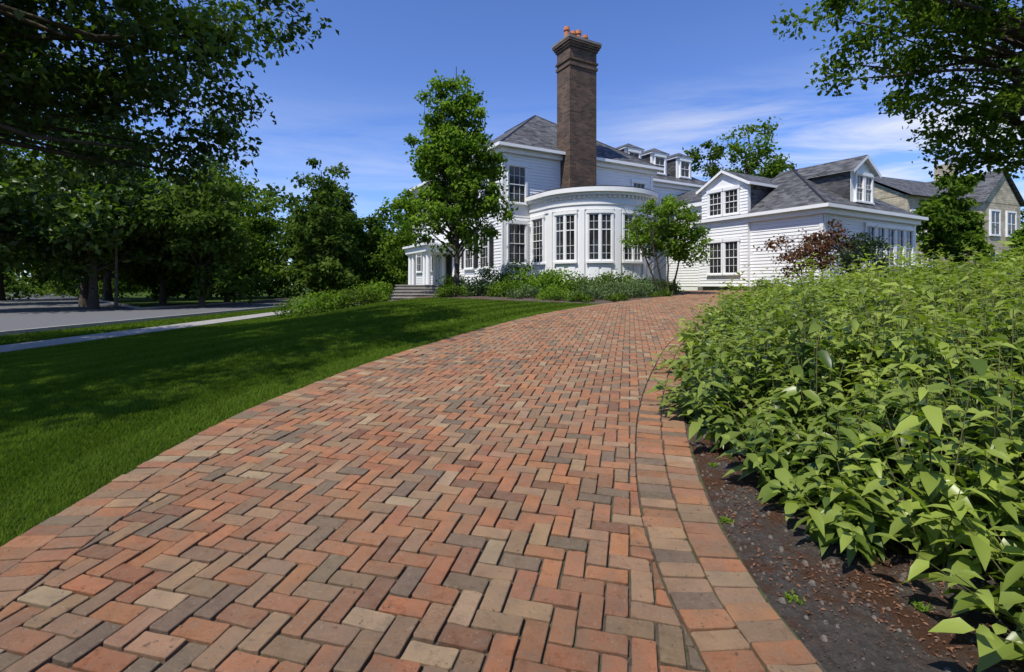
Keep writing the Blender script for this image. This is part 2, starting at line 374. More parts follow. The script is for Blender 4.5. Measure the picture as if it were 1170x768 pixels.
# ---------------- HOUSE ----------------
H=empty('white_clapboard_house',(-.43,24,0),math.atan2(.493,.87))
walls=MB();trim=MB();win=MB();roof=MB()
def B(b,face,plane,a0,a1,z0,z1,w0,w1,m):
    if face=='f': b.box(a0,a1,plane-w1,plane-w0,z0,z1,m)
    else: b.box(plane-w1,plane-w0,a0,a1,z0,z1,m)
def clap(face,plane,a0,a1,z0,z1,st=.155):
    z=z0
    while z<z1-.01:
        zt=min(z+st,z1)
        def P(a,w,zz): return (a,plane-w,zz) if face=='f' else (plane-w,a,zz)
        q=[P(a0,.03,z),P(a1,.03,z),P(a1,.004,zt),P(a0,.004,zt)]; r=[P(a0,.0,z),P(a1,.0,z),P(a1,.03,z),P(a0,.03,z)]
        if face=='l': q=q[::-1]; r=r[::-1]
        walls.poly(q,M_white); walls.poly(r,M_white); z=zt
def window(face,plane,c,w,z0,z1,cols=3,rows=4,shutter=False,tw=.11):
    a0,a1=c-w/2,c+w/2
    B(win,face,plane,a0,a1,z0,z1,.0,.035,M_glass)
    B(trim,face,plane,a0-tw,a0,z0-.02,z1,0,.10,M_trim); B(trim,face,plane,a1,a1+tw,z0-.02,z1,0,.10,M_trim)
    B(trim,face,plane,a0-tw-.04,a1+tw+.04,z1,z1+.16,0,.125,M_trim); B(trim,face,plane,a0-tw-.05,a1+tw+.05,z0-.09,z0-.02,0,.15,M_trim)
    zm=(z0+z1)/2
    B(win,face,plane,a0,a1,zm-.02,zm+.02,.035,.075,M_trim)
    B(win,face,plane,a0,a0+.03,z0-.02,z1,.035,.07,M_trim);B(win,face,plane,a1-.03,a1,z0-.02,z1,.035,.07,M_trim)
    B(win,face,plane,a0+.03,a1-.03,z0-.02,z0+.04,.035,.068,M_trim);B(win,face,plane,a0+.03,a1-.03,z1-.03,z1,.035,.068,M_trim)
    for i in range(1,cols): x=a0+w*i/cols; B(win,face,plane,x-.008,x+.008,z0+.04,z1-.03,.035,.05,M_trim)
    for i in range(1,rows):
        if rows%2==0 and i==rows//2: continue
        z=z0+(z1-z0)*i/rows; B(win,face,plane,a0+.03,a1-.03,z-.008,z+.008,.035,.048,M_trim)
    if shutter:
        for s0,s1 in ((a0-tw-.42,a0-tw-.02),(a1+tw+.02,a1+tw+.42)):
            B(win,face,plane,s0,s1,z0,z1,.03,.07,M_dark)
def hip(u0,u1,v0,v1,ze,zr,oh=.5,along='v',ins=None):
    a,b_,c,d=u0-oh,u1+oh,v0-oh,v1+oh
    h=((b_-a) if along=='v' else (d-c))/2; ins=ins or h
    if along=='v': r0=((a+b_)/2,c+ins,zr); r1=((a+b_)/2,d-ins,zr)
    else: r0=(a+ins,(c+d)/2,zr); r1=(b_-ins,(c+d)/2,zr)
    A=(a,c,ze);Bq=(b_,c,ze);C=(b_,d,ze);D=(a,d,ze)
    if along=='v': ps=[[A,Bq,r0],[Bq,C,r1,r0],[C,D,r1],[D,A,r0,r1]]
    else: ps=[[A,Bq,r1,r0],[Bq,C,r1],[C,D,r0,r1],[D,A,r0]]
    for p in ps: roof.poly(p,M_slate)
    roof.poly([D,C,Bq,A],M_trim)
    for x0,x1,y0,y1 in ((a,b_,c-.08,c),(a,b_,d,d+.08),(a-.08,a,c-.08,d+.08),(b_,b_+.08,c-.08,d+.08)):
        trim.box(x0,x1,y0,y1,ze-.12,ze+.03,M_trim)
    for x0,x1,y0,y1 in ((u0-.2,u1+.2,v0-.2,v0),(u0-.2,u1+.2,v1,v1+.2),(u0-.2,u0,v0,v1),(u1,u1+.2,v0,v1)):
        trim.box(x0,x1,y0,y1,ze-.34,ze-.01,M_trim)
    for p,q in ((A,r0),((Bq,r0) if along=='v' else (D,r0)),(r0,r1)):
        roof.tube([p,q],[.05,.05],M_dark,5)
walls.box(0,10,0,14,.3,8.2,M_white)
clap('f',0,0.12,9.9,1.35,7.85); clap('l',0,.12,13.9,1.35,7.85)
for (x0,x1,y0,y1) in ((-.045,.14,-.045,-.001),(-.045,-.001,-.045,.14),(9.86,10.045,-.045,-.001)): trim.box(x0,x1,y0,y1,1.35,7.85,M_trim)
walls.box(-.06,10.06,-.06,14,.3,1.34,M_stone)
hip(0,10,0,14,8.2,12.0,.4,'v')
window('f',0,.75,.95,5.45,7.25,3,4,False); window('f',0,.75,.95,2.45,4.4,3,4,False)
window('f',0,8.9,.9,5.45,7.25)
for v in (2,4.6,9.6,12.2): window('l',0,v,1.0,5.45,7.25,3,4,True)
for v in (2,3.9,10.4,12.4): window('l',0,v,1.0,2.3,4.4,3,4,True)
window('l',0,7.1,1.4,5.3,7.3)
for v in (5.4,7.0,8.6):
    for u in (-1.9,-.3):
        if v==7.0 and u<-1: continue
        trim.cyl(u,v,.15,1.2,3.2,M_trim,16,.13); trim.box(u-.2,u+.2,v-.2,v+.2,1.12,1.2,M_trim); trim.box(u-.19,u+.19,v-.19,v+.19,3.18,3.27,M_trim)
for v in (6.0,8.0): trim.cyl(-1.9,v,.13,1.2,3.25,M_trim,16,.11)
trim.box(-2.15,-.002,5.15,8.85,3.26,3.6,M_trim); trim.box(-2.3,-.003,5.0,9.0,3.6,3.72,M_trim); walls.box(-2.4,-.07,4.9,9.1,.5,1.12,M_stone)
win.box(-.06,0,6.4,7.6,1.15,3.2,M_dark)
walls.box(10,18.5,2,10,.3,8.1,M_white); clap('f',2,10,18.4,1.35,7.8); hip(10.0,18.5,2,10,8.1,10.9,.4,'u')
walls.box(10.07,18.55,1.94,2.0,.3,1.34,M_stone)
for u in (11.2,13.2,15.3,17.2): window('f',2,u,.9,5.3,7.0); window('f',2,u,.9,2.4,4.3)
def dormer_hip(uc,vf,w,z0,z1,zr,back):
    walls.box(uc-w/2,uc+w/2,vf,vf+back,z0,z1,M_white)
    a,b_=uc-w/2-.12,uc+w/2+.12; c,d=vf-.12,vf+back
    trim.box(a,b_,c,d,z1,z1+.10,M_trim)
    A=(a-.04,c-.04,z1+.105);B2=(b_+.04,c-.04,z1+.105);C=(b_+.04,d,z1+.105);D=(a-.04,d,z1+.105);r0=(uc,c+.6,zr);r1=(uc,d,zr)
    for p in ([A,B2,r0],[B2,C,r1,r0],[D,A,r0,r1]): roof.poly(p,M_slate)
    window('f',vf,uc,w*.6,z0+.5,z1-.17,2,2,False,.08)
    walls.poly([(uc-w/2-.004,vf+.12,z0),(uc-w/2-.004,vf+back,z0),(uc-w/2-.004,vf+back,z1-.02),(uc-w/2-.004,vf+.12,z1-.02)],M_slate)
for u in (10.9,13.2,15.6): dormer_hip(u,2.5,1.4,8.3,10.05,10.6,4)
walls.box(12,18,-3.0,2,.3,5.9,M_white); clap('l',12,-3,2,1.3,5.7); clap('l',10.5,-9.3,-3.0,1.3,4.5); clap('f',-9.4,10.6,18.8,1.3,4.5)
walls.box(10.5,18.9,-9.4,-2.9,.3,4.7,M_white); walls.box(10.44,18.96,-9.46,-2.9,.3,1.28,M_stone)
for q in ((10.455,10.64,-9.445,-9.401),(10.455,10.499,-9.445,-9.26),(18.76,18.945,-9.445,-9.401)): trim.box(*q,1.29,4.43,M_trim)
hip(10.5,18.9,-9.4,-2.9,4.78,7.35,.35,'u')
roof.poly([(11.7,-3.2,6.2),(11.7,2,6.2),(15,2,7.6),(15,-3.2,7.6)],M_slate); roof.poly([(18.3,-3.2,6.2),(18.3,2,6.2),(15,2,7.6),(15,-3.2,7.6)],M_slate)
trim.box(11.75,12,-3.2,2,5.9,6.18,M_trim)
def gable_l(uf,v0,v1,ze,zp,back,z0):
    walls.box(uf,uf+back,v0,v1,z0,ze,M_white); vc=(v0+v1)/2
    walls.poly([(uf,v1,ze),(uf,v0,ze),(uf,vc,zp-.05)],M_white)
    oh=.2; s=(zp-ze)/((v1-v0)/2); o=.18
    for sg,ve in ((-1,v0),(1,v1)):
        e=ve+sg*o; ze2=ze-s*o
        roof.poly([(uf-oh,e,ze2+.03),(uf+back,e,ze2+.03),(uf+back,vc,zp+.03),(uf-oh,vc,zp+.03)],M_slate)
        trim.poly([(uf-oh,e,ze2-.13),(uf-oh,vc,zp-.12),(uf-oh,vc,zp+.02),(uf-oh,e,ze2+.02)],M_trim)
        trim.poly([(uf-oh,e,ze2-.0),(uf+back,e,ze2-.0),(uf+back,vc,zp-.0),(uf-oh,vc,zp-.0)],M_trim)
        trim.box(uf-oh,uf+back,e-.06 if sg<0 else e,e if sg<0 else e+.06,ze2-.11,ze2+.02,M_trim)
gable_l(10.3,-6.0,-3.3,6.45,7.2,5,1.3); clap('l',10.3,-6.0,-3.3,1.3,6.4)
roof.poly([(10.5,-6.006,4.9),(15.3,-6.006,4.9),(15.3,-6.006,6.3),(10.5,-6.006,6.3)],M_slate)
for c in (-5.12,-4.18): window('l',10.3,c,.74,4.95,6.15,3,4,False,.09); window('l',10.3,c,.74,1.95,3.55,3,4,False,.09)
def gable_f(vf,u0,u1,ze,zp,back,z0):
    walls.box(u0,u1,vf,vf+back,z0,ze,M_slate); uc=(u0+u1)/2
    walls.box(u0,u1,vf-.02,vf-.001,z0,ze,M_white)
    walls.poly([(u0,vf-.02,ze),(u1,vf-.02,ze),(uc,vf-.02,zp-.05)],M_white)
    o=.2; s=(zp-ze)/((u1-u0)/2)
    for sg,ue in ((-1,u0),(1,u1)):
        e=ue+sg*o; z2=ze-s*o
        roof.poly([(e,vf-.25,z2+.03),(e,vf+back,z2+.03),(uc,vf+back,zp+.03),(uc,vf-.25,zp+.03)],M_slate)
        trim.poly([(e,vf-.25,z2-.14),(uc,vf-.25,zp-.13),(uc,vf-.25,zp+.02),(e,vf-.25,z2+.02)],M_trim)
        trim.poly([(e,vf-.25,z2),(e,vf+back,z2),(uc,vf+back,zp),(uc,vf-.25,zp)],M_trim)
gable_f(-9.1,13.3,15.4,6.75,7.45,4,4.8)
for c in (13.95,14.75): window('f',-9.12,c,.58,5.3,6.5,2,3,False,.08)
for c in (14.3,15.25,16.2,17.15,18.1): window('f',-9.4,c,.72,2.3,4.1,2,4,False,.09)
trim.box(13.6,18.7,-9.52,-9.4,1.3,2.0,M_trim)
for (u,v) in ((.2,-.1),(10.75,-9.5)): trim.cyl(u,v,.035,1.1,7.7 if v>-1 else 4.35,M_trim,8)
cx,cy,R=4.35,-1.55,2.8
def ring(b,dr,z0,z1,m,n=40):
    b.arc(cx,cy,.2,R+dr,-180,0,z0,z1,m,n); b.box(cx-R-dr,cx+R+dr,cy,-.001,z0,z1,m)
ring(walls,0,1.0,5.1,M_white); ring(trim,.05,.5,1.45,M_stone); ring(trim,.09,1.45,1.62,M_trim)
ring(trim,.05,4.78,5.0,M_trim); ring(trim,.10,5.0,5.10,M_trim); ring(trim,.06,5.10,5.42,M_trim); ring(trim,.22,5.42,5.54,M_trim); ring(trim,.34,5.54,5.74,M_trim)
ring(roof,.30,5.74,5.79,M_dark)
for i in range(40):
    a=-180+180*(i+.5)/40; trim.arc(cx,cy,R+.06,R+.16,a-1,a+1,5.30,5.415,M_trim,1)
n=24
for i in range(n):
    p=-math.pi+math.pi*i/n;q=-math.pi+math.pi*(i+1)/n
    roof.poly([(cx+(R+.22)*math.cos(p),cy+(R+.22)*math.sin(p),5.80),(cx+(R+.22)*math.cos(q),cy+(R+.22)*math.sin(q),5.80),(cx,-.02,6.25)],M_dark)
def awin(ac,z0=2.45,z1=4.6):
    for s in (-1,1):
        a0=ac+s*5.6-4.7; a1=ac+s*5.6+4.7
        win.arc(cx,cy,R,R+.03,a0,a1,z0,z1,M_glass,3)
        win.arc(cx,cy,R+.03,R+.065,a0,a0+.7,z0,z1,M_trim,1); win.arc(cx,cy,R+.03,R+.065,a1-.7,a1,z0,z1,M_trim,1)
        zm=z0+(z1-z0)*.66
        for z,h in ((z0+.04,.04),(zm,.022),(z1-.03,.03)): win.arc(cx,cy,R+.03,R+.06,a0+.7,a1-.7,z-h,z+h,M_trim,3)
        a=(a0+a1)/2; win.arc(cx,cy,R+.03,R+.05,a-.18,a+.18,z0+.08,z1-.06,M_trim,1)
        for k in (1,2,5):
            z=z0+(z1-z0)*k/6; win.arc(cx,cy,R+.03,R+.052,a0+.7,a1-.7,z-.008,z+.008,M_trim,3)
    trim.arc(cx,cy,R,R+.09,ac-.9,ac+.9,z0,z1,M_trim,1)
    trim.arc(cx,cy,R,R+.09,ac-12.0,ac-10.3,z0,z1,M_trim,1); trim.arc(cx,cy,R,R+.09,ac+10.3,ac+12.0,z0,z1,M_trim,1)
    trim.arc(cx,cy,R,R+.12,ac-12.3,ac+12.3,z1,z1+.14,M_trim,5); trim.arc(cx,cy,R,R+.14,ac-12.3,ac+12.3,z0-.09,z0,M_trim,5)
    for s in(-1,1): trim.arc(cx,cy,R,R+.035,ac+s*5.6-4.4,ac+s*5.6+4.4,1.72,2.26,M_trim,3)
for ac in (-156,-123,-90,-57,-24): awin(ac)
for ac in (-173.5,-139.5,-106.5,-73.5,-40.5,-6.5): trim.arc(cx,cy,R,R+.075,ac-2.6,ac+2.6,1.62,4.78,M_trim,2)
window('l',cx-R,-.8,.9,2.45,4.6,3,6)
ch=MB(); a,b_,c,d=3.4,5.12,-.85,.3
ch.box(a,b_,c,d,5.0,12.9,M_chim)
ch.box(a-.05,b_+.05,c-.05,d+.05,12.6,12.75,M_chim); ch.box(a-.07,b_+.07,c-.07,d+.07,12.9,13.0,M_chim)
ch.box(a,b_,c,d,13.0,13.55,M_chim)
for k in range(3): ch.box(a-.06-.06*k,b_+.06+.06*k,c-.06-.06*k,d+.06+.06*k,13.55+.12*k,13.67+.12*k,M_chim)
ch.box(a-.2,b_+.2,c-.2,d+.2,13.91,14.03,M_stone)
for u,h in ((3.6,.75),(4.0,.62),(4.35,.75),(4.8,.6)):
    ch.cyl(u,-.3,.16,14.03,14.03+h*.75,M_terra,14,.12); ch.cyl(u,-.3,.17,14.03+h*.75,14.03+h,M_terra,14,.15)
ch.obj('chimney',H)
walls.obj('walls',H); trim.obj('trim_and_cornices',H); win.obj('windows',H); roof.obj('roof',H)
# ---------------- stone house right ----------------
SH=empty('limestone_house',(38,44,0),math.radians(22)); sb=MB()
sb.box(-4,14,0,9,0,9.2,M_lime); sb.box(2,8,-2.5,0,0,8.6,M_lime)
def gab(x0,x1,y0,y1,ze,zr,alongx=True):
    if alongx:
        yc=(y0+y1)/2
        sb.poly([(x0-.3,y0-.5,ze),(x1+.3,y0-.5,ze),(x1+.3,yc,zr),(x0-.3,yc,zr)],M_slate); sb.poly([(x0-.3,y1+.5,ze),(x1+.3,y1+.5,ze),(x1+.3,yc,zr),(x0-.3,yc,zr)],M_slate)
        for x in (x0,x1): sb.poly([(x,y0,ze),(x,y1,ze),(x,yc,zr-.2)],M_lime)
    else:
        xc=(x0+x1)/2
        sb.poly([(x0-.4,y0-.3,ze),(x0-.4,y1,ze),(xc,y1,zr),(xc,y0-.3,zr)],M_slate); sb.poly([(x1+.4,y0-.3,ze),(x1+.4,y1,ze),(xc,y1,zr),(xc,y0-.3,zr)],M_slate)
        sb.poly([(x0,y0,ze),(x1,y0,ze),(xc,y0,zr-.2)],M_lime)
gab(-4,14,0,9,9.1,12.0); gab(2,8,-2.5,4,8.5,11.6,False)
sb.box(9.5,10.8,3.5,5,9,14.0,M_lime)
for x,y in ((-2.8,0),(-.6,0),(3.7,-2.5),(6.3,-2.5),(10,0),(12.4,0)):
    for z in (2.0,5.8):
        sb.box(x-.65,x+.65,y-.06,y-.001,z,z+2,M_glass); sb.box(x-.8,x+.8,y-.14,y-.001,z-.16,z-.001,M_trim); sb.box(x-.8,x-.65,y-.12,y-.001,z,z+2,M_trim); sb.box(x+.65,x+.8,y-.12,y-.001,z,z+2,M_trim)
        sb.box(x-.8,x+.8,y-.12,y-.001,z+2.001,z+2.16,M_trim); sb.box(x-.03,x+.03,y-.09,y-.061,z,z+2,M_trim); sb.box(x-.65,x+.65,y-.085,y-.061,z+.97,z+1.03,M_trim)
sb.obj('walls_roof_windows',SH)
# ---------------- trees ----------------
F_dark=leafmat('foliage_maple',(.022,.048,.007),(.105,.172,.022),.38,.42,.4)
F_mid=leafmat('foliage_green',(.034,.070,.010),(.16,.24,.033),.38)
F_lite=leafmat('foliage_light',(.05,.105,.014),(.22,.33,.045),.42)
F_far=leafmat('foliage_far',(.032,.060,.013),(.13,.19,.038),.36)
F_red=leafmat('foliage_purple',(.06,.026,.018),(.23,.11,.06),.35)
F_gray=leafmat('foliage_graygreen',(.05,.085,.035),(.19,.26,.11),.3)
F_bed=leafmat('foliage_bed',(.05,.095,.012),(.33,.40,.07),.36,.36,.5)
def unit(v): return v/(np.linalg.norm(v,axis=1,keepdims=True)+1e-9)
def leafcloud(C,R,lpc,ls,flat=.65):
    n=len(C)*lpc; c=np.repeat(C,lpc,0); r=np.repeat(R,lpc)
    d=unit(rng.normal(size=(n,3)))*(rng.uniform(0,1,(n,1))**.5); d[:,2]*=flat
    st=rng.uniform(0,1,n)<.15; d[st]*=1.4
    P=c+d*r[:,None]
    Nn=unit(rng.normal(size=(n,3))*.8+np.array([0,0,.75])+unit(d)*.4)
    D=unit(np.cross(Nn,rng.normal(size=(n,3)))+np.array([0,0,-.25])); L=ls*rng.uniform(.65,1.3,n); W=L*rng.uniform(.5,.75,n)
    clv=np.repeat(rng.normal(0,.22,len(C)),lpc)
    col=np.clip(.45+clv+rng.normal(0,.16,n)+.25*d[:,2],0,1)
    return P,D,Nn,L,W,col
def tree(name,base,blobs,ncl,lpc,ls,tr,mat,clr=.8,trunkh=None,nbr=45,stems=1,shell=.35):
    T=empty(name,base); base=np.array(base,float)
    vol=np.array([b[3]*b[4]*b[5] for b in blobs])**.8; vol/=vol.sum()
    idx=rng.choice(len(blobs),ncl,p=vol); BB=np.array(blobs)[idx]
    d=unit(rng.normal(size=(ncl,3)))*(shell+(1-shell)*rng.uniform(0,1,(ncl,1))**.6)*rng.choice([1,1,1,1.18],(ncl,1))
    C=BB[:,:3]+d*BB[:,3:6]-base
    R=clr*rng.uniform(.5,1.35,ncl)
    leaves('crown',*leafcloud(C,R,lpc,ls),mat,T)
    tb=MB(); top=max(b[2]+b[5]*.5 for b in blobs)-base[2]
    allc=C.mean(0)
    th_=trunkh or top*.35
    for s in range(stems):
        sx,sy=(0,0) if stems==1 else rng.normal(0,.18,2)
        pts=[];rad=[]; m=9
        off=rng.normal(0,tr*.5,(m+1,2)); off[0]=0
        for i in range(m+1):
            t=i/m; pts.append(np.array([sx+allc[0]*t*t*.8+off[i,0]*t+sx*6*t,sy+allc[1]*t*t*.8+off[i,1]*t+sy*6*t,-.15+(top+.1)*t])); rad.append(tr*(1-.88*t)*(1.35 if i==0 else 1))
        tb.tube(pts,rad,M_bark,9)
        sel=rng.choice(ncl,min(nbr//stems,ncl),replace=False)
        for q in sel:
            c=C[q]; h=max(min(th_,max(c[2],.3))*rng.uniform(.75,1.0),min(c[2]*rng.uniform(.55,.8),top*.9)); t=min(h/top,.95)*m; i=int(t); p0=pts[i]+(pts[min(i+1,m)]-pts[i])*(t-i)
            r0=max(rad[i]*.42,.012); L=np.linalg.norm(c-p0); mid=(p0+c)/2+np.array([0,0,.12*L])+rng.normal(0,.05*L,3)
            q1=(p0+mid)/2+rng.normal(0,.02*L,3); q2=(mid+c)/2+rng.normal(0,.03*L,3)
            tb.tube([p0,q1,mid,q2,c],[r0,r0*.75,r0*.55,r0*.35,r0*.12],M_bark,5)
    tb.obj('trunk_and_limbs',T,smooth=True); return T
tree('maple_tree',(-12.8,5,0),[(-10,6.5,8.8,4.6,4.4,3.0),(-6.6,9.2,7.2,2.6,2.6,2.0),(-10.5,10.5,6.2,3.8,3.2,2.4),(-8.4,11,5.0,2.6,2.2,1.3),(-13,9,6.3,3.5,4,3),(-7,5.2,8.8,2.8,2.6,1.7),(-9.5,2.5,8.5,3.5,3,2)],460,160,.16,.42,F_dark,.75,nbr=120,trunkh=3)
tree('oak_tree',(17,13,1.0),[(9.8,12,8.4,2.3,2.2,1.7),(12.6,13,7.6,2.6,2.6,1.9),(14.3,13,5.8,2.2,2,1.3),(16.5,13,8.5,3,3,3),(12.5,13.4,5.4,1.2,1.2,.8),(13.2,12,9.5,3,3,1.5)],290,115,.15,.38,F_mid,.58,nbr=110,trunkh=3)
tree('young_linden_tree',(-2.25,20,.93),[(-2.3,20,4.4,2.4,1.9,1.5),(-2.2,20,6.3,2.0,1.7,1.6),(-2.4,20,8.3,1.25,1.1,1.5),(-2.3,20,10.0,.45,.45,.7)],240,85,.17,.12,F_lite,.42,nbr=110,trunkh=1.8,shell=.2)
tree('serviceberry_tree',(6.45,20.3,1.0),[(6.4,20.3,4.1,1.35,1.2,.9),(7.0,20.3,3.1,1.1,1,.8),(5.7,20.3,3.2,.95,1,.7)],100,95,.13,.05,F_lite,.38,nbr=40,stems=4,trunkh=.6)
tree('purple_smoke_tree',(11.0,17.8,1.0),[(10.4,17.8,2.5,1.3,.9,.8),(11.6,17.8,2.8,1.2,.9,.9)],75,38,.12,.035,F_red,.38,nbr=60,stems=5,trunkh=.4,shell=.1)
tree('ornamental_shrub_tree',(12.2,16.9,1.1),[(12.1,16.9,2.3,.9,.7,.9)],40,60,.11,.03,F_gray,.3,nbr=30,stems=4,trunkh=.4)
for (x,y,h,r,mt) in ((-27,31,13,5.2,F_far),(-21.5,37,9.5,3.9,F_mid),(-33,40,14,6,F_far),(-17,44,12.9,3.8,F_far),(-23.5,33,9.2,3.6,F_mid),(-12.5,48,9.4,4.0,F_mid),(-14.8,38,7.6,2.9,F_far),(-20,54,12.5,4.4,F_far),(-26,47,12,4.8,F_mid),(-31,50,15,6,F_far),(-38,46,16,6.5,F_far),(-8.0,42,9.9,3.8,F_mid),(-37,32,15,6.5,F_far),(-28,23.5,12,5,F_dark),(-23.5,27.5,11,4.4,F_dark),(-44,42,17,7,F_far),(-19,30,8.2,3.2,F_far),
    (25,52,18.3,4.8,F_mid),(20.5,50,15.3,3.6,F_far),(31.5,57,16,3.8,F_far),(44,66,17,5,F_far),(30.5,34,8.0,2.4,F_mid),(57,48,15,5,F_mid),(33,30,5.2,2.0,F_lite)):
    z0=float(terr(x,y)); bl=[]; lo=.17 if (x<0 and y>29) else .32
    for q in range(9):
        an=q*2.4+rng.uniform(0,1); hz=rng.uniform(lo,.72); rr=r*(1-hz*.35)*rng.uniform(.25,.65)
        s=rng.uniform(.38,.6); bl.append((x+math.cos(an)*rr,y+math.sin(an)*rr,z0+h*hz,r*s,r*s,h*rng.uniform(.10,.18)))
    bl.append((x+rng.normal(0,.4),y,z0+h*.84,r*.45,r*.45,h*.14))
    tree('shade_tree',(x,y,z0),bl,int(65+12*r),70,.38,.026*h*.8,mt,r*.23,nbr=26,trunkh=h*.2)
n=900; ang=rng.uniform(-1,1,n); yy=rng.uniform(68,105,n); xx=ang*yy*1.25
hh=6+3*np.sin(xx*.11)+2*np.sin(xx*.31+1)+rng.uniform(-1,2,n)
leaves('distant_trees',*leafcloud(np.c_[xx,yy,rng.uniform(.05,1,n)**.8*hh*(1+(xx<0)*.6)],rng.uniform(1.4,2.8,n),45,.9),F_far)
n=260; xx=rng.uniform(-70,70,n); yy=rng.uniform(-48,-30,n)  # unseen tree belt behind the camera, added to darken the window reflections
leaves('distant_trees',*leafcloud(np.c_[xx,yy,rng.uniform(.5,13,n)],rng.uniform(2.5,4,n),40,1.7),F_far)
n=240; xx=rng.uniform(-70,-6,n); yy=rng.uniform(46,64,n)
leaves('distant_shrubs',*leafcloud(np.c_[xx,yy,rng.uniform(.3,3.8,n)*(.6+.5*np.sin(xx*.5)**2)],rng.uniform(.7,1.8,n),75,.36),F_far)
# ---------------- shrubs ----------------
def shrub(name,x,y,r,h,ls,n,mat):
    z=float(terr(x,y)); T=empty(name,(x,y,z)); k=max(8,int(n/60))
    d=unit(rng.normal(size=(k,3))); d[:,2]=abs(d[:,2]); C=d*np.array([r,r,h*.8])*rng.uniform(.45,.85,(k,1)); C[:,2]+=h*.08
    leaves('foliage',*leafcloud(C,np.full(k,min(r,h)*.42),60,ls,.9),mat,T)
    tb=MB()
    for q in range(min(k,14)): tb.tube([(0,0,-.05),tuple(C[q]*.5),tuple(C[q])],[.018,.012,.004],M_bark,4)
    tb.obj('stems',T)
for a in ((-7.4,19.0,1.3,1.0,.10,2600,F_lite),(-6.1,19.6,1.1,.95,.10,2100,F_mid),(-8.8,20.4,1.1,.95,.10,1500,F_mid),(-5.9,21.2,.9,1.3,.11,1500,F_lite),(-2.4,20.6,.85,.95,.1,1500,F_mid),(-1.3,19.8,.9,.8,.10,1500,F_gray),(-.3,19.1,.85,.7,.09,1300,F_lite),(.7,20.1,1.1,1.2,.12,2100,F_lite),(1.8,19.4,1.1,1.2,.13,2100,F_lite),(2.9,19.8,.95,1.05,.11,1600,F_mid),(.5,18.0,.8,.55,.08,1200,F_gray),(-.9,22.2,1.0,1.7,.1,1600,F_mid),(.3,22.4,1.1,1.7,.1,1700,F_lite),(-2.3,18.8,.7,.55,.08,1100,F_mid),(1.6,21.4,.9,1.3,.11,1500,F_mid),(4.3,21.0,1.0,1.15,.11,1700,F_mid),(5.6,21.8,.9,1.1,.1,1500,F_lite)):
    shrub('garden_shrub',*a)
for a in ((1.6,17.3,.85,.55,.07,1400,F_lite),(2.7,17.1,.8,.55,.07,1300,F_gray),(3.5,17.9,.9,.7,.07,1600,F_gray),(4.4,18.5,.9,.75,.07,1600,F_gray),(3.2,19.0,.9,.85,.08,1500,F_gray),(5.0,19.4,.9,.8,.07,1500,F_gray),(5.7,20.4,.9,.8,.07,1400,F_gray),(6.7,21.4,.75,.7,.08,1100,F_mid),(7.5,23.4,.6,.6,.08,900,F_mid),(2.3,16.4,.55,.35,.07,800,F_mid),(8.0,25.5,.7,.8,.09,900,F_mid),(3.7,16.9,.5,.32,.07,700,F_mid),(5.7,18.7,.5,.38,.07,700,F_mid)):
    shrub('groundcover_plant',*a)
for a in ((11.9,21.6,.6,.65,.08,900,F_mid),(12.3,20.7,.55,.6,.08,900,F_lite),(11.9,23.2,.6,.7,.08,900,F_mid),(9.9,17.2,.6,.5,.08,900,F_lite),(10.9,16.6,.6,.5,.08,900,F_gray),(13.5,19.5,.8,.8,.09,1100,F_mid),(15.5,19.8,.9,.9,.09,1100,F_mid),(18,20.6,.9,1.1,.1,1100,F_mid),(23,24,1.4,1.8,.12,1500,F_mid),(26,26,1.6,2.4,.14,1700,F_lite),(21,22,1.2,1.3,.12,1300,F_lite)):
    shrub('garden_shrub',*a)
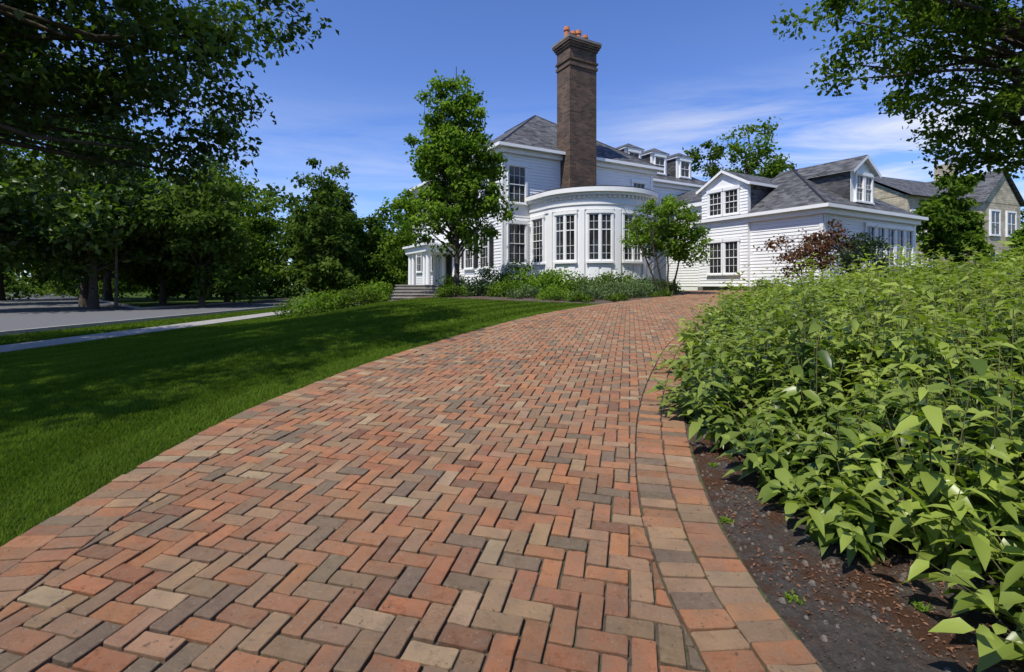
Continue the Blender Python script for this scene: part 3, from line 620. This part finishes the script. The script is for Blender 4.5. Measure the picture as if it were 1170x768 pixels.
# ---------------- leafy bed at right ----------------
def bed_edge(y): return np.interp(y,[0,1.6,2.0,2.3,2.6,3.3,3.9,5,17],[.82,.66,.62,.48,.32,.24,.03,-.06,0])
BED=empty('leafy_perennial_bed',(0,0,0)); stem=MB()
M_stem=simple('green_stems',(.07,.09,.025),(.14,.12,.05),10,.7)
def bed(name,y0,y1,width,sp,nsh,nn,ls,detail):
    Ps=[];Ds=[];Ns=[];Lz=[];Wz=[];Cs=[]
    y=y0
    while y<y1:
        d=0
        while d<width:
            yy=y+rng.uniform(-.6,.6)*sp; dd=max(0,d+rng.uniform(-.6,.6)*sp)
            r=sp*rng.uniform(.65,1.2); e=min(1,(dd+.25)/.9)
            xx=float(XR(yy)+bed_edge(yy))+r*.62+dd; g=float(terr(xx,yy))
            nz=mnoise.noise(Vector((xx*.8,yy*.8,1)))
            H=(.32+.50*e**.8)*(1+.6*nz)*rng.uniform(.62,1.4); tone=.44+.35*nz+rng.normal(0,.15)
            for s in range(nsh):
                az=rng.uniform(0,2*math.pi); sr=rng.uniform(0,1)**.5
                tip=np.array([math.cos(az)*r*sr*1.15,math.sin(az)*r*sr*1.15,H*(1-.6*sr*sr)*rng.uniform(.8,1.18)])
                if dd<.25: tip[0]-=.06
                b0=np.array([xx+tip[0]*.25,yy+tip[1]*.25,g]); a0=rng.uniform(0,math.pi)
                for q in range(nn):
                    t=1-(q/nn)*.85; p=b0+tip*np.array([t**1.6*.75,t**1.6*.75,t])
                    for sd_ in (0,1):
                        a=a0+q*1.57+sd_*math.pi+rng.normal(0,.35); up=.3-.5*(q/nn)+rng.normal(0,.25)
                        if q==0: up=.55+rng.normal(0,.3)
                        dv_=np.array([math.cos(a)+.6*math.cos(az)*sr,math.sin(a)+.6*math.sin(az)*sr,up])
                        Ps.append(p); Ds.append(dv_); Ns.append(np.array([-math.cos(a)*up*.8,-math.sin(a)*up*.8,1])+rng.normal(0,.3,3))
                        L=ls*rng.uniform(.55,1.3)*(.65 if q==0 else 1); Lz.append(L); Wz.append(L*rng.uniform(.40,.54))
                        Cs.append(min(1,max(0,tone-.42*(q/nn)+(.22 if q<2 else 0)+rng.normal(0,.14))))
                if detail: stem.tube([tuple(b0),tuple(b0+tip*np.array([.25,.25,.5])),tuple(b0+tip*np.array([.75,.75,1]))],[.004,.003,.0015],M_stem,3)
            d+=sp
        y+=sp
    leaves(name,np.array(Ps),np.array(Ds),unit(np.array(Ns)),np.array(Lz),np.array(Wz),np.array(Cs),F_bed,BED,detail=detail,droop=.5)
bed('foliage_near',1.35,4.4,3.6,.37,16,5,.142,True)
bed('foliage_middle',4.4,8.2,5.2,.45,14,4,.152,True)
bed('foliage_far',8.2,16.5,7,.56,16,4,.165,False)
stem.obj('stems',BED)
# ---------------- soil litter ----------------
n=17000; y=rng.uniform(.8,8,n); x=XR(y)+rng.uniform(.02,1.5,n); z=terr(x,y)+.018
red=np.array([mnoise.noise(Vector((a*1.6,b_*1.6,9)))>.0 for a,b_ in zip(x,y)])
L=np.where(red,rng.uniform(.008,.024,n),rng.uniform(.004,.014,n))
D=unit(np.c_[rng.normal(size=(n,2)),np.abs(rng.normal(0,.5,n))]); Nn=unit(rng.normal(size=(n,3))*.5+np.array([0,0,1]))
leaves('mulch_litter',np.c_[x,y,z],D,Nn,L,L*.5,np.where(red,rng.uniform(.4,1,n),rng.uniform(0,.6,n)),leafmat('litter',(.065,.05,.038),(.24,.12,.07),.1))
peb=MB()
M_clod=simple('soil_clod',(.07,.06,.052),(.20,.17,.14),30,.95)
for k in range(2600):
    yy=rng.uniform(1,7); xx=float(XR(yy))+rng.uniform(.02,1.3); zz=float(terr(xx,yy))+.008; r=abs(rng.normal(.004,.005))+.002
    peb.cyl(xx,yy,r,zz,zz+r*.9,M_clod,5,r*.5)
peb.obj('soil_clods')
n=900; y=rng.uniform(1.2,14,n); f=rng.beta(.5,.5,n); x=XL(y)*(1-f)+XR(y)*f; z=terr(x,y)+.050
D=unit(np.c_[rng.normal(size=(n,2)),rng.normal(0,.1,n)]); Nn=unit(rng.normal(size=(n,3))*.25+np.array([0,0,1])); L=rng.uniform(.004,.016,n)
leaves('fallen_debris',np.c_[x,y,z],D,Nn,L,L*.45,rng.uniform(0,1,n),leafmat('dry_debris',(.05,.04,.02),(.28,.22,.11),.1))
n=260
c=np.array([[float(XR(2.0))+.12,2.0],[float(XR(2.6))+.05,2.6],[float(XR(1.9))+.6,1.95],[float(XR(3.3))+.12,3.3]])
k=rng.integers(0,4,n); P=np.c_[c[k]+rng.normal(0,.014,(n,2)),np.full(n,.11)]; P[:,2]=terr(P[:,0],P[:,1])+.015
leaves('weeds',P,unit(rng.normal(size=(n,3))*[1,1,.3]+[0,0,.6]),unit(rng.normal(size=(n,3))*.4+[0,0,1]),rng.uniform(.012,.03,n),rng.uniform(.005,.012,n),rng.uniform(.3,1,n),F_lite)
up=MB(); up.cyl(-21.8,27,.08,0,4.3,M_bark,10,.06); up.box(-22.0,-21.6,26.9,27.1,4.3,4.42,M_dark); up.cyl(-21.8,27,.12,4.42,4.7,M_dark,8,.05); up.obj('street_lamp')
# ---------------- light, world, camera ----------------
el=math.radians(57); az=(-.62,-.78)
sd=Vector((az[0]*math.cos(el),az[1]*math.cos(el),math.sin(el)))
sl=bpy.data.lights.new('sun','SUN'); sl.energy=5.0; sl.angle=math.radians(.53); sl.color=(1,.955,.86)
so=link(bpy.data.objects.new('sun',sl)); so.rotation_euler=sd.to_track_quat('Z','Y').to_euler(); so.location=(-20,-20,40)
W=bpy.data.worlds.new('World'); S.world=W; W.use_nodes=True; nt=W.node_tree; bg=nt.nodes['Background']
sk=nt.nodes.new('ShaderNodeTexSky'); sk.sky_type='NISHITA'; sk.sun_disc=False; sk.sun_elevation=el; sk.sun_rotation=math.radians(218.5); sk.air_density=.9; sk.dust_density=.1; sk.ozone_density=2.0
co=coords(nt,'Generated'); sx=N(nt,'ShaderNodeSeparateXYZ'); nt.links.new(co,sx.inputs[0])
mz=N(nt,'ShaderNodeMath',operation='MAXIMUM'); nt.links.new(sx.outputs[2],mz.inputs[0]); mz.inputs[1].default_value=.04
def dv(o):
    d=N(nt,'ShaderNodeMath',operation='DIVIDE'); nt.links.new(o,d.inputs[0]); nt.links.new(mz.outputs[0],d.inputs[1]); return d.outputs[0]
cb=N(nt,'ShaderNodeCombineXYZ'); nt.links.new(dv(sx.outputs[0]),cb.inputs[0]); nt.links.new(dv(sx.outputs[1]),cb.inputs[1])
mp=N(nt,'ShaderNodeMapping'); nt.links.new(cb.outputs[0],mp.inputs[0]); mp.inputs['Scale'].default_value=(.45,.8,1); mp.inputs['Rotation'].default_value=(0,0,.5); mp.inputs['Location'].default_value=(1.3,.4,0)
nn_=N(nt,'ShaderNodeTexNoise',Scale=1.0,Detail=9,Roughness=.62,Distortion=.6); nt.links.new(mp.outputs[0],nn_.inputs['Vector'])
f=ramp(nt,nn_.outputs[0],[(.40,(0,0,0)),(.66,(1,1,1))])
lowm=ramp(nt,sx.outputs[2],[(.0,(1,1,1)),(.25,(.85,.85,.85)),(.38,(.02,.02,.02))])
rgt=ramp(nt,sx.outputs[0],[(.0,(.28,.28,.28)),(.10,(.28,.28,.28)),(.30,(1,1,1))])
f2=mixc(nt,1.0,mixc(nt,1.0,f,lowm,'MULTIPLY'),rgt,'MULTIPLY')
skc=mixc(nt,1.0,sk.outputs[0],(.82,1.0,1.48),'MULTIPLY')
c=mixc(nt,f2,skc,(6.8,7.0,7.4)); nt.links.new(c,bg.inputs[0]); bg.inputs[1].default_value=.132
cam=bpy.data.cameras.new('camera'); co_=link(bpy.data.objects.new('camera',cam)); co_.location=(0,0,1.4); co_.rotation_euler=(math.radians(90),0,0)
cam.lens=36*560/1170; cam.sensor_width=36; cam.shift_y=-59/1170; cam.clip_end=3000; cam.clip_start=.05
S.camera=co_
S.view_settings.view_transform='Standard'; S.view_settings.look='None'; S.view_settings.exposure=0
